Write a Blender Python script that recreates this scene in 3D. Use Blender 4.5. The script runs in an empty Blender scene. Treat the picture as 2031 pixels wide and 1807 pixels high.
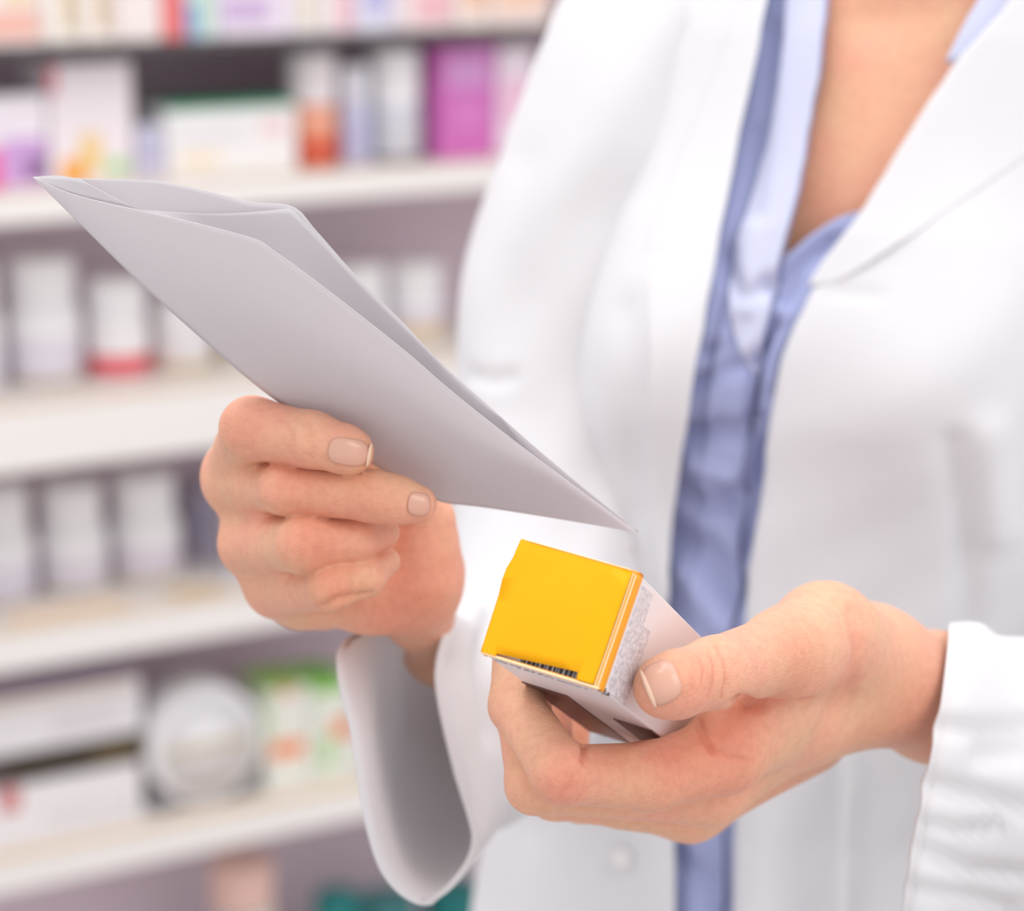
import bpy, bmesh, math, random
import numpy as np
from mathutils import Vector, Matrix
from mathutils.bvhtree import BVHTree
random.seed(7)
rng = np.random.default_rng(7)
SC = bpy.context.scene
COL = SC.collection

# ------------------------------------------------------------------ camera
W_, H_, F_ = 2031.0, 1807.0, 4908.0
PITCH = math.radians(13.5)
CAM = Vector((0, 0, 1.40))
cd = bpy.data.cameras.new('camera'); cam = bpy.data.objects.new('camera', cd); COL.objects.link(cam)
cam.location = CAM; cam.rotation_euler = (math.pi/2 - PITCH, 0, 0)
cd.sensor_fit = 'HORIZONTAL'; cd.sensor_width = 36.0; cd.lens = F_/W_*36.0
cd.clip_start = 0.05; cd.clip_end = 50
cd.dof.use_dof = True; cd.dof.focus_distance = 0.768; cd.dof.aperture_fstop = 6.6
SC.camera = cam

# ------------------------------------------------------------------ light
SC.view_settings.view_transform = 'Standard'; SC.view_settings.look = 'None'
SC.view_settings.gamma = 1.0; SC.view_settings.use_curve_mapping = False
SC.view_settings.exposure = 0.0
wd = bpy.data.worlds.new('ambient'); SC.world = wd; wd.use_nodes = True
wd.node_tree.nodes['Background'].inputs[0].default_value = (0.985, 0.98, 1.0, 1)
wd.node_tree.nodes['Background'].inputs[1].default_value = 1.03

def area(name, loc, target, size, power, col):
    ld = bpy.data.lights.new(name, 'AREA'); ld.shape = 'RECTANGLE'; ld.size, ld.size_y = size
    ld.energy = power; ld.color = col
    o = bpy.data.objects.new(name, ld); COL.objects.link(o); o.location = loc
    o.rotation_euler = (Vector(target) - Vector(loc)).to_track_quat('-Z', 'Y').to_euler()
    return o
area('ceiling_panel_light', (0.2, 0.9, 2.75), (0.2, 0.9, 0), (1.6, 1.2), 6, (1.0, 0.99, 0.98))
area('ceiling_panel_light', (1.3, -0.4, 2.7), (0.3, 1.0, 1.1), (1.2, 1.2), 12, (1.0, 0.98, 0.96))
area('ceiling_panel_light', (-0.9, 1.1, 2.75), (-0.3, 2.2, 0.9), (1.8, 1.2), 18, (1.0, 0.98, 0.98))


# ------------------------------------------------------------------ projection helpers
CP, SP = math.cos(PITCH), math.sin(PITCH)
def raydir(px, py):
    X = (px - W_/2)/F_; Y = (H_/2 - py)/F_
    return Vector((X, CP + SP*Y, -SP + CP*Y))
def P(px, py, d):
    return CAM + raydir(px, py)*d
def cv(v):  # camera-space vector (right, up, away) -> world
    return Vector((v[0], CP*v[2] + SP*v[1], -SP*v[2] + CP*v[1]))
def proj(p):
    q = p - CAM
    z = q.y*CP - q.z*SP; y = q.y*SP + q.z*CP
    return (W_/2 + F_*q.x/z, H_/2 - F_*y/z, z)

# ------------------------------------------------------------------ materials
def lin(c):
    return tuple(((x/255)/12.92 if x/255 <= .04045 else ((x/255+.055)/1.055)**2.4) for x in c) + (1,)
MATS = {}
def mat(name, rgb, rough=0.6, var=0.04, scale=30.0, bump=0.0, bscale=400.0, spec=0.4, sss=0.0, transl=0.0, sheen=0.0, coat=0.0):
    if name in MATS: return MATS[name]
    m = bpy.data.materials.new(name); m.use_nodes = True; nt = m.node_tree; N = nt.nodes; L = nt.links
    b = N['Principled BSDF']; out = N['Material Output']
    tc = N.new('ShaderNodeTexCoord'); nz = N.new('ShaderNodeTexNoise'); nz.inputs['Scale'].default_value = scale
    nz.inputs['Detail'].default_value = 3
    L.new(tc.outputs['Object'], nz.inputs['Vector'])
    mx = N.new('ShaderNodeMix'); mx.data_type = 'RGBA'
    c = lin(rgb)
    mx.inputs[6].default_value = tuple(max(0, x*(1-var)) for x in c[:3]) + (1,)
    mx.inputs[7].default_value = tuple(min(1, x*(1+var)) for x in c[:3]) + (1,)
    L.new(nz.outputs['Fac'], mx.inputs[0]); L.new(mx.outputs[2], b.inputs['Base Color'])
    b.inputs['Roughness'].default_value = rough
    b.inputs['Specular IOR Level'].default_value = spec
    if sss:
        b.inputs['Subsurface Weight'].default_value = sss
        b.inputs['Subsurface Radius'].default_value = (1.0, 0.35, 0.2)
        b.inputs['Subsurface Scale'].default_value = 0.004
    if sheen: b.inputs['Sheen Weight'].default_value = sheen
    if coat: b.inputs['Coat Weight'].default_value = coat
    if bump:
        n2 = N.new('ShaderNodeTexNoise'); n2.inputs['Scale'].default_value = bscale; n2.inputs['Detail'].default_value = 2
        L.new(tc.outputs['Object'], n2.inputs['Vector'])
        bp = N.new('ShaderNodeBump'); bp.inputs['Strength'].default_value = bump; bp.inputs['Distance'].default_value = 0.0006
        L.new(n2.outputs['Fac'], bp.inputs['Height']); L.new(bp.outputs['Normal'], b.inputs['Normal'])
    if transl:
        tr = N.new('ShaderNodeBsdfTranslucent'); tr.inputs['Color'].default_value = c
        ms = N.new('ShaderNodeMixShader'); ms.inputs[0].default_value = transl
        L.new(b.outputs[0], ms.inputs[1]); L.new(tr.outputs[0], ms.inputs[2]); L.new(ms.outputs[0], out.inputs['Surface'])
    MATS[name] = m
    return m

def skin_mat():
    m = bpy.data.materials.new('skin'); m.use_nodes = True; N = m.node_tree.nodes; L = m.node_tree.links
    b = N['Principled BSDF']; tc = N.new('ShaderNodeTexCoord')
    n1 = N.new('ShaderNodeTexNoise'); n1.inputs['Scale'].default_value = 38; n1.inputs['Detail'].default_value = 4
    n3 = N.new('ShaderNodeTexNoise'); n3.inputs['Scale'].default_value = 330; n3.inputs['Detail'].default_value = 2
    L.new(tc.outputs['Object'], n1.inputs['Vector']); L.new(tc.outputs['Object'], n3.inputs['Vector'])
    r = N.new('ShaderNodeValToRGB'); r.color_ramp.elements[0].position = .36; r.color_ramp.elements[1].position = .66
    r.color_ramp.elements[0].color = lin((234, 184, 150)); r.color_ramp.elements[1].color = lin((238, 172, 146))
    L.new(n1.outputs['Fac'], r.inputs['Fac'])
    at = N.new('ShaderNodeAttribute'); at.attribute_name = 'flush'
    mx = N.new('ShaderNodeMix'); mx.data_type = 'RGBA'
    L.new(at.outputs['Fac'], mx.inputs[0]); L.new(r.outputs['Color'], mx.inputs[6]); mx.inputs[7].default_value = lin((222, 132, 108))
    m2 = N.new('ShaderNodeMix'); m2.data_type = 'RGBA'; m2.blend_type = 'MULTIPLY'; m2.inputs[0].default_value = .22
    rr = N.new('ShaderNodeValToRGB'); rr.color_ramp.elements[0].position = .35; rr.color_ramp.elements[0].color = (.72, .6, .55, 1)
    rr.color_ramp.elements[1].position = .6; rr.color_ramp.elements[1].color = (1, 1, 1, 1)
    L.new(n3.outputs['Fac'], rr.inputs['Fac'])
    L.new(mx.outputs[2], m2.inputs[6]); L.new(rr.outputs['Color'], m2.inputs[7])
    L.new(m2.outputs[2], b.inputs['Base Color'])
    b.inputs['Roughness'].default_value = .5; b.inputs['Specular IOR Level'].default_value = .35
    b.inputs['Subsurface Weight'].default_value = .25; b.inputs['Subsurface Radius'].default_value = (1, .35, .2)
    b.inputs['Subsurface Scale'].default_value = .004
    v = N.new('ShaderNodeTexVoronoi'); v.inputs['Scale'].default_value = 1100
    L.new(tc.outputs['Object'], v.inputs['Vector'])
    n2 = N.new('ShaderNodeTexNoise'); n2.inputs['Scale'].default_value = 260; n2.inputs['Detail'].default_value = 4
    L.new(tc.outputs['Object'], n2.inputs['Vector'])
    ad = N.new('ShaderNodeMath'); ad.operation = 'ADD'; L.new(v.outputs['Distance'], ad.inputs[0]); L.new(n2.outputs['Fac'], ad.inputs[1])
    bp = N.new('ShaderNodeBump'); bp.inputs['Strength'].default_value = .35; bp.inputs['Distance'].default_value = .0005
    L.new(ad.outputs[0], bp.inputs['Height']); L.new(bp.outputs['Normal'], b.inputs['Normal'])
    return m
SKIN = skin_mat()
COATM = mat('white_cotton', (246, 246, 248), .85, .015, 60, .25, 1400, .2, transl=.27)
SHIRTM = mat('pale_blue_cotton', (168, 176, 216), .8, .05, 40, .3, 1500, .2, sheen=.1)
SHIRT_LIT = mat('pale_blue_lit', (206, 210, 234), .8, .03, 40, .3, 1500, .2, sheen=.1)  # same shirt cotton, with the brighter light on it put into the colour
PAPER = mat('white_paper', (234, 231, 233), .6, .01, 90, .12, 900, .3, transl=.48)

# ------------------------------------------------------------------ object helpers
def link(o, parent=None):
    COL.objects.link(o)
    if parent is not None: o.parent = parent
    return o
def mesh_obj(name, verts, faces, m, parent=None, smooth=True):
    me = bpy.data.meshes.new(name); me.from_pydata([tuple(v) for v in verts], [], faces); me.update()
    if smooth: me.polygons.foreach_set('use_smooth', [True]*len(me.polygons))
    if m: me.materials.append(m)
    return link(bpy.data.objects.new(name, me), parent)
def bm_obj(name, bm, m, parent=None, smooth=False):
    me = bpy.data.meshes.new(name); bm.to_mesh(me); bm.free()
    if smooth: me.polygons.foreach_set('use_smooth', [True]*len(me.polygons))
    if m: me.materials.append(m)
    return link(bpy.data.objects.new(name, me), parent)
def empty(name, loc, label, cat, group=None, rotz=0):
    o = bpy.data.objects.new(name, None); COL.objects.link(o); o.location = loc; o.rotation_euler = (0, 0, rotz)
    o.empty_display_size = .05
    tag(o, label, cat, group); return o
def tag(o, label, cat, group=None):
    o['label'] = label; o['category'] = cat
    if group: o['group'] = group
    return o
def box_bm(x0, x1, y0, y1, z0, z1, bev=0.0, seg=2):
    bm = bmesh.new()
    bmesh.ops.create_cube(bm, size=1)
    for v in bm.verts:
        v.co = Vector((x0+(v.co.x+.5)*(x1-x0), y0+(v.co.y+.5)*(y1-y0), z0+(v.co.z+.5)*(z1-z0)))
    if bev: bmesh.ops.bevel(bm, geom=bm.edges[:], offset=bev, segments=seg, affect='EDGES', profile=.5)
    return bm
def lathe_bm(prof, n=28, cx=0, cy=0, ridge=0.0):
    bm = bmesh.new(); rings = []
    for r, z in prof:
        ring = []
        for i in range(n):
            a = 2*math.pi*i/n; rr = r*(1 + (ridge if i % 2 else 0)) if r > 1e-6 else 0
            ring.append(bm.verts.new((cx+rr*math.cos(a), cy+rr*math.sin(a), z)))
        rings.append(ring)
    for a, b in zip(rings, rings[1:]):
        for i in range(n):
            bm.faces.new((a[i], a[(i+1) % n], b[(i+1) % n], b[i]))
    bm.faces.new(list(reversed(rings[0]))); bm.faces.new(rings[-1])
    return bm
def solidify(o, t, off=-1.0):
    md = o.modifiers.new('thickness', 'SOLIDIFY'); md.thickness = t; md.offset = off
    return o
def subsurf(o, n=1):
    md = o.modifiers.new('smooth', 'SUBSURF'); md.levels = n; md.render_levels = n
    return o
def bvh_of(verts, faces):
    return BVHTree.FromPolygons([tuple(v) for v in verts], faces)
def hit(bvh, px, py):
    d = raydir(px, py).normalized()
    loc, nor, idx, dist = bvh.ray_cast(CAM, d)
    if loc is None: return None, None
    if nor.dot(d) > 0: nor = -nor
    return loc, nor
def polyresample(pts, n):
    pts = np.array(pts, float); seg = np.linalg.norm(np.diff(pts, axis=0), axis=1); s = np.r_[0, np.cumsum(seg)]
    t = np.linspace(0, s[-1], n)
    return np.stack([np.interp(t, s, pts[:, k]) for k in range(pts.shape[1])], 1)
def catmull(pts, n, closed=False):
    pts = np.array(pts, float); m = len(pts); out = []
    segs = m if closed else m-1
    for q in np.linspace(0, segs, n, endpoint=not closed):
        i = min(int(q), segs-1); t = q-i
        if closed: a, b, c, d = (pts[(i+k) % m] for k in (-1, 0, 1, 2))
        else: a, b, c, d = (pts[min(max(i+k, 0), m-1)] for k in (-1, 0, 1, 2))
        out.append(.5*((2*b)+(c-a)*t+(2*a-5*b+4*c-d)*t*t+(-a+3*b-3*c+d)*t**3))
    return np.array(out)

# ------------------------------------------------------------------ room and shelving
UX = math.sin(math.radians(59.5)); UY = math.cos(math.radians(59.5))
U = Vector((UX, UY, 0)); NF = Vector((UY, -UX, 0))       # along the shelves / out of the shelves
p0 = P(400, 903, 2.40); P0 = Vector((p0.x, p0.y, 0))
SHELF_ROT = math.atan2(UY, UX)
def onplane(px, py, back=0.0):
    d = raydir(px, py); o = P0 - NF*back
    k = (o - CAM).dot(NF)/d.dot(NF); q = CAM + d*k
    return (q - P0).dot(U), q.z
floor = bm_obj('floor', box_bm(-4, 4, -2.5, 6, -.05, 0), mat('floor_vinyl', (196, 190, 188), .5, .06, 8)); floor['kind'] = 'structure'
unit = empty('shelving_unit', P0 + Vector((0, 0, 0)), 'long white pharmacy shelving unit with mauve grey back panel behind the person', 'shelving', rotz=SHELF_ROT)
# local frame of the unit: x along, y into the shelf (away from the viewer = -NF), z up
T0, T1, DEP = -1.3, 1.9, .215
BACKM = mat('mauve_grey_laminate', (212, 193, 204), .6, .05, 6)
SHELFM = mat('white_laminate', (238, 233, 229), .45, .02, 20)
EDGEM = mat('beige_edging', (233, 212, 188), .5, .06, 15)
DARKM = mat('smoked_shelf', (88, 82, 84), .35, .05, 20)
lip_py = [110, 447, 942, 1335, 1775]
lip_h = [.007, .026, .058, .034, .030]
ztop = []
for i, (py, h) in enumerate(zip(lip_py, lip_h)):
    zb = onplane(0, py)[1]; zt = zb + h; ztop.append(zt)
    if i == 0:
        bm_obj('shelf', box_bm(T0, T1, 0, DEP, zb, zt), DARKM, unit)['label'] = 'thin dark shelf'
    else:
        s = bm_obj('shelf', box_bm(T0, T1, .012, DEP, zt-.018, zt, .0015), SHELFM, unit)
        bm_obj('price_rail', box_bm(T0, T1, -.004, .010, zb, zt-.001, .002), SHELFM, s)
        bm_obj('edge_strip', box_bm(T0, T1, .008, .029, zt+.0002, zt+.0014), EDGEM, s)
zlow = ztop[-1] - .30; ztop.append(zlow)
bm_obj('shelf', box_bm(T0, T1, 0, DEP, zlow-.03, zlow), SHELFM, unit)
bm_obj('shelf', box_bm(T0, T1, 0, DEP, ztop[0]+.27, ztop[0]+.30), SHELFM, unit)
bm_obj('back_panel', box_bm(T0, T1, DEP+.002, DEP+.02, .06, 2.1), BACKM, unit)
bm_obj('plinth', box_bm(T0, T1, .03, DEP, 0, .09), SHELFM, unit)
for x in (T0, T1): bm_obj('side_panel', box_bm(x-.02 if x < 0 else x, x if x < 0 else x+.02, -.002, DEP+.02, 0, 2.1), SHELFM, unit)
wall = bm_obj('wall_back', box_bm(-3.5, 3.5, DEP+.05, DEP+.15, 0, 2.7), mat('wall_paint', (210, 202, 206), .8, .03, 5)); wall['kind'] = 'structure'
wall.location = P0; wall.rotation_euler = (0, 0, SHELF_ROT)

def place(name, pxl, pxr, row, back, label, cat, group=None, rot=0.0):
    zt = ztop[row]
    # x span on the plane 'back' behind the shelf edge, read at the height of the shelf top
    ym = CAM.z
    def tx(px):
        # solve py so the ray meets the plane at shelf height
        lo, hi = -600.0, 3200.0
        for _ in range(40):
            mid = (lo+hi)/2
            if onplane(px, mid, back)[1] > zt: lo = mid
            else: hi = mid
        return onplane(px, lo, back)[0]
    a, b = tx(pxl), tx(pxr)
    loc = P0 + U*((a+b)/2) - NF*back + Vector((0, 0, zt))
    return empty(name, loc, label, cat, group, SHELF_ROT + rot), b-a, zt
def height(px, py, back, zt): return max(.01, onplane(px, py, back)[1] - zt)

def ceil_of(row, z0): return 9 if row == 0 else (ztop[row-1] - (lip_h[row-1] if row == 1 else .020) - .006 - z0)
def carton(pxl, pxr, top, row, back, col, label, panels=(), dep=.07, name='medicine_box', lid=None, group=None, lift=0.0, hpx=None):
    o, w, zt = place(name, pxl, pxr, row, back, label, 'box', group)
    h = min(height((pxl+pxr)/2, top, back, zt + lift), ceil_of(row, zt+lift))
    if lift: o.location.z += lift
    bm_obj('carton', box_bm(-w/2, w/2, 0, dep, .0003, h, .0015), mat('carton_%d_%d_%d' % col, col, .45, .03, 25), o)
    if lid: bm_obj('top_flap', box_bm(-w/2+.001, w/2-.001, .001, dep-.001, h, h+.0012, .0005), mat('print_%d_%d_%d' % lid, lid, .4, .05, 30), o)
    for (u0, u1, v0, v1, c) in panels:
        bm_obj('printed_panel', box_bm(-w/2+u0*w, -w/2+u1*w, -.0008, .0002, v0*h, v1*h, .0003, 1), mat('print_%d_%d_%d' % c, c, .4, .12, 60), o)
    return o
def bottle(pxl, pxr, top, row, back, body, cap, label, bands=(), capf=.30, capw=.86, name='pill_bottle', group=None, cat='bottle'):
    o, w, zt = place(name, pxl, pxr, row, back, label, cat, group)
    r = w/2*.97; h = min(height((pxl+pxr)/2, top, back+r, zt), ceil_of(row, zt)); hb = h*(1-capf)
    bm_obj('bottle_body', lathe_bm([(r*.9, .0004), (r, .004), (r, hb*.86), (r*.93, hb*.95), (r*capw*.92, hb), (r*capw*.9, hb+.004)], 32, 0, r), mat('plastic_%d_%d_%d' % body, body, .35, .03, 20), o, True)
    bm_obj('cap', lathe_bm([(r*capw, hb+.001), (r*capw, h-.003), (r*capw*.94, h)], 48, 0, r, .025), mat('plastic_%d_%d_%d' % cap, cap, .4, .03, 20), o)
    for (v0, v1, c) in bands:
        bm_obj('label_band', lathe_bm([(r*1.008, hb*v0), (r*1.012, hb*v0+.0003), (r*1.012, hb*v1-.0003), (r*1.008, hb*v1)], 32, 0, r), mat('print_%d_%d_%d' % c, c, .4, .12, 60), o, True)
    return o

WHT, LIL, TAN, GRY = (240, 238, 240), (214, 208, 226), (214, 196, 170), (205, 200, 206)
# top row, standing at the front edge of the thin dark shelf
carton(-70, 88, -160, 0, .004, (238, 230, 228), 'white box with peach print at the left end of the top shelf', [(.1, .95, .05, .30, (236, 186, 172)), (.5, .9, .35, .5, (232, 214, 170))])
carton(92, 158, -150, 0, .004, (240, 232, 222), 'cream box with brown mark second from left on the top shelf', [(.55, .9, .12, .6, (208, 184, 150))])
carton(162, 228, -150, 0, .004, (240, 230, 222), 'cream box with brown mark third from left on the top shelf', [(.5, .85, .12, .6, (206, 180, 148))])
carton(232, 322, -130, 0, .004, (238, 226, 222), 'plain pale pink box left of the red striped box on top shelf', [(.2, .8, .5, .7, (230, 205, 205))])
carton(326, 366, -140, 0, .004, (236, 120, 120), 'narrow box with red front on the top shelf', [(.1, .9, .55, .9, (240, 200, 200))])
carton(370, 432, -140, 0, .004, (214, 228, 226), 'mint box with blue and green print on the top shelf', [(.02, .38, .03, .36, (120, 160, 214)), (.4, .7, .1, .6, (190, 220, 190))])
carton(436, 580, -120, 0, .004, (234, 222, 234), 'wide pale box with lilac panel on the top shelf', [(.05, .7, .16, .42, (204, 178, 214))])
carton(584, 640, -120, 0, .004, (238, 232, 232), 'white box right of the lilac panelled box on top shelf', [(.3, .7, .1, .5, (226, 214, 190))])
carton(644, 700, -130, 0, .004, (240, 226, 226), 'pale box with pink edge on the top shelf', [(.55, .95, .05, .5, (232, 176, 190))])
carton(704, 788, -130, 0, .004, (228, 224, 236), 'pale box with blue lilac square on the top shelf', [(.25, .75, .18, .5, (184, 180, 222))])
carton(792, 900, -130, 0, .004, (238, 222, 222), 'white box with rose panel on the top shelf', [(.3, .95, .1, .42, (236, 184, 190))])
carton(904, 968, -130, 0, .004, (240, 226, 218), 'white box with orange print at right of the top shelf', [(.3, .9, .2, .5, (238, 190, 160))])
carton(972, 1090, -130, 0, .004, (238, 220, 214), 'peach box partly behind the coat on the top shelf', [(.1, .9, .2, .5, (240, 200, 175))])
# second row
carton(-60, 98, 190, 1, .034, (238, 230, 238), 'white box with magenta and purple print left on second shelf', [(.02, .42, .02, .46, (232, 110, 170)), (.42, .98, .05, .55, (204, 162, 216)), (.7, .96, .1, .35, (176, 130, 200))])
carton(104, 268, 122, 1, .035, (238, 228, 232), 'tall white box with orange and green marks on second shelf', [(.12, .4, .02, .22, (244, 168, 48)), (.35, .6, .1, .42, (238, 206, 140)), (.66, .92, .08, .2, (168, 214, 150)), (.0, .1, .75, .98, (222, 120, 130))])
carton(276, 326, 250, 1, .034, (206, 202, 222), 'small lilac grey box between taller boxes on second shelf', [(.1, .9, .4, .7, (188, 184, 214))])
carton(332, 590, 205, 1, .034, (238, 236, 236), 'wide white box with green top on second shelf', [(.0, 1, .93, 1.0, (60, 150, 110)), (.72, .92, .55, .75, (240, 206, 208)), (.1, .4, .15, .35, (240, 224, 200)), (.1, .6, .5, .62, (226, 222, 224))], dep=.065, lid=(60, 150, 110))
bottle(596, 688, 100, 1, .04, (236, 140, 100), (240, 232, 234), 'jar with orange red body and white cap on second shelf', [(.05, .5, (214, 96, 70)), (.6, .9, (238, 176, 150))], capf=.46, capw=.98, name='supplement_jar')
bottle(690, 748, 128, 1, .04, (206, 204, 228), (232, 230, 238), 'slim lilac bottle with white cap on second shelf', [(.15, .75, (190, 188, 220))], capf=.34, capw=.9)
bottle(758, 856, 92, 1, .04, (214, 214, 224), (246, 244, 246), 'white bottle with round cap beside the purple box', [(.12, .8, (206, 206, 212)), (.02, .1, (120, 116, 130))], capf=.5, capw=.96)
carton(872, 984, 88, 1, .034, (206, 110, 184), 'purple magenta box near the coat on second shelf', [(.12, .88, .62, .92, (210, 150, 204)), (.3, .7, .3, .5, (214, 130, 196))])
carton(988, 1060, 90, 1, .034, (240, 224, 236), 'white and pink box behind the coat on second shelf', [(.1, .9, .3, .7, (236, 190, 214))])
# third row
bottle(-95, 30, 515, 2, .085, WHT, WHT, 'white bottle cut by the left edge on third shelf', [(.05, .5, (226, 220, 230)), (.02, .06, TAN)], capf=.36, capw=.84)
bottle(44, 190, 505, 2, .085, WHT, WHT, 'large white bottle with plain label on third shelf', [(.12, .62, (222, 216, 226)), (.02, .12, (200, 186, 170))], capf=.36, capw=.86)
bottle(200, 318, 548, 2, .08, WHT, WHT, 'white jar with bright red band on third shelf', [(.08, .42, (226, 70, 84)), (.5, .95, (240, 236, 236))], capf=.42, capw=.92, name='supplement_jar')
bottle(326, 446, 590, 2, .085, (228, 224, 226), WHT, 'white jar with tan band beside the envelope on third shelf', [(.03, .3, TAN)], capf=.42, capw=.9)
bottle(452, 570, 545, 2, .085, WHT, WHT, 'white bottle behind the envelope on third shelf', [(.1, .5, TAN)], capf=.4, capw=.88)
bottle(576, 684, 530, 2, .085, WHT, WHT, 'white bottle right of the envelope edge on third shelf', [(.1, .5, TAN)], capf=.4, capw=.88)
bottle(690, 792, 520, 2, .085, WHT, WHT, 'white capped bottle with tan label right of envelope', [(.08, .5, (214, 198, 180)), (.55, .8, LIL)], capf=.42, capw=.9)
bottle(798, 905, 515, 2, .085, WHT, WHT, 'white capped bottle with tan label next to the coat sleeve', [(.08, .55, (220, 200, 176)), (.6, .8, LIL)], capf=.42, capw=.9)
# fourth row
bottle(-40, 96, 955, 3, .09, WHT, WHT, 'white bottle leftmost on the fourth shelf', [(.12, .62, (222, 216, 228)), (.01, .1, (206, 192, 176))], capf=.40, capw=.84)
bottle(106, 240, 950, 3, .09, WHT, WHT, 'white bottle in the middle of three on fourth shelf', [(.12, .62, (224, 218, 226)), (.01, .12, (206, 192, 172))], capf=.40, capw=.84)
bottle(250, 386, 932, 3, .09, WHT, WHT, 'white bottle nearest the fist on fourth shelf', [(.14, .62, (222, 214, 224)), (.01, .13, (204, 190, 166))], capf=.40, capw=.84)
carton(388, 424, 975, 3, .14, (176, 168, 186), 'narrow grey lilac box beside the three bottles', [(.1, .9, .3, .8, (160, 154, 176))])
carton(456, 560, 960, 3, .10, (214, 208, 218), 'pale box behind the fist on fourth shelf', [(.1, .9, .3, .6, LIL)])
for (a, b, row) in ((30, 262, 3), (350, 446, 3)):
    o, w, zt = place('shelf_ticket', a, b, row, .034, 'long beige ticket lying on the fourth shelf below the bottles' if a == 30 else 'short tan ticket lying on the fourth shelf beside the fist', 'price ticket')
    o2 = bm_obj('ticket_card', box_bm(-w/2, w/2, 0, .03, .0002, .0012, .0004, 1), mat('ticket_peach' if a == 30 else 'ticket_tan', (244, 216, 186) if a == 30 else (222, 194, 150), .5, .08, 30), o)
    bm_obj('ticket_stand', box_bm(-w/2+.002, w/2-.002, .0301, .033, .0002, .006, .0004, 1), mat('clear_stand', (228, 224, 226), .3), o)
# fifth row
lo = carton(-110, 284, 1548, 4, .05, (234, 230, 232), 'lower of two long white boxes on the fifth shelf', [(.28, .38, .55, .98, (206, 120, 120)), (.5, .95, .1, .5, (226, 222, 224))], dep=.09)
h1 = onplane(90, 1548, .05)[1] - ztop[4]
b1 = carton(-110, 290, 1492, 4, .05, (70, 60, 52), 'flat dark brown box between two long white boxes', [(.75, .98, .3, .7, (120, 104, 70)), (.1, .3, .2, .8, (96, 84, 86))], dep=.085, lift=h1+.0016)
h2 = onplane(90, 1492, .05)[1] - ztop[4]
carton(-110, 288, 1375, 4, .05, (238, 234, 236), 'uppermost long white box of the stack on the fifth shelf', [(.05, .95, .80, .98, (226, 214, 200)), (.55, .9, .2, .6, (228, 222, 226))], dep=.10, lid=(206, 192, 212), lift=h2+.0032)
o, w, zt = place('round_canister', 302, 527, 4, .04, 'round white canister on its side with a gold band on fifth shelf', 'canister')
R = w/2*.98
bm = lathe_bm([(R*.9, 0), (R, .003), (R, .055), (R*.9, .06)], 40); bmesh.ops.rotate(bm, verts=bm.verts, matrix=Matrix.Rotation(-math.pi/2, 3, 'X')); bmesh.ops.translate(bm, verts=bm.verts, vec=(0, 0, R+.004))
bm_obj('drum', bm, mat('canister_white', (242, 240, 242), .4), o, True)
bm = lathe_bm([(R*.84, 0), (R*.86, .0025)], 40); bmesh.ops.rotate(bm, verts=bm.verts, matrix=Matrix.Rotation(math.pi/2, 3, 'X')); bmesh.ops.translate(bm, verts=bm.verts, vec=(0, 0, R+.004))
lidd = bm_obj('lid', bm, mat('canister_lid', (236, 233, 234), .4), o, True)
bm_obj('gold_band', box_bm(-R*.74, R*.74, -.0040, -.0026, R*.98, R*1.14, .0004, 1), mat('gold_print', (202, 190, 164), .4, .1, 60), lidd)
for sx in (-1, 1): bm_obj('foot', box_bm(sx*R*.72-.010, sx*R*.72+.010, .005, .05, .0003, R*.33, .004), mat('grey_foot', (140, 138, 142), .5), o)
carton(528, 618, 1362, 4, .05, (232, 232, 222), 'white box with green top and orange spot on fifth shelf', [(.1, .85, .30, .46, (240, 142, 90)), (.3, .7, .92, .99, (226, 150, 110)), (.0, .12, .5, .98, (190, 214, 160))], lid=(156, 206, 90))
carton(622, 700, 1352, 4, .05, (230, 232, 220), 'white box with green top and green stripe beside the cuff', [(.5, .95, .40, .60, (238, 140, 92)), (.2, .5, .12, .44, (170, 210, 150)), (.0, .9, .9, .99, (130, 200, 70))], lid=(120, 196, 60))
carton(704, 800, 1380, 4, .05, (226, 226, 222), 'white box hidden behind the hanging cuff', [(.2, .8, .4, .6, (220, 190, 170))])
# bottom row
bottle(455, 572, 1695, 5, .06, (96, 150, 150), (236, 196, 184), 'teal jar with pink orange lid on lowest shelf', [(.52, .98, (224, 220, 212)), (.1, .5, (60, 140, 138))], capf=.25, capw=.98, name='supplement_jar')
bottle(650, 730, 1765, 5, .06, (20, 120, 118), (30, 128, 128), 'dark teal pot left of centre under the cuff', [(.4, .8, (120, 170, 166))], capf=.2, capw=.98, name='supplement_jar')
bottle(740, 850, 1772, 5, .06, (30, 116, 116), (60, 128, 130), 'teal pot directly below the cuff point', [(.4, .8, (140, 176, 172))], capf=.2, capw=.98, name='supplement_jar')
bottle(872, 975, 1750, 5, .06, (16, 112, 112), (20, 116, 116), 'teal pot beside the hem of the coat', [(.3, .6, (130, 170, 168))], capf=.2, capw=.98, name='supplement_jar')

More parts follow.
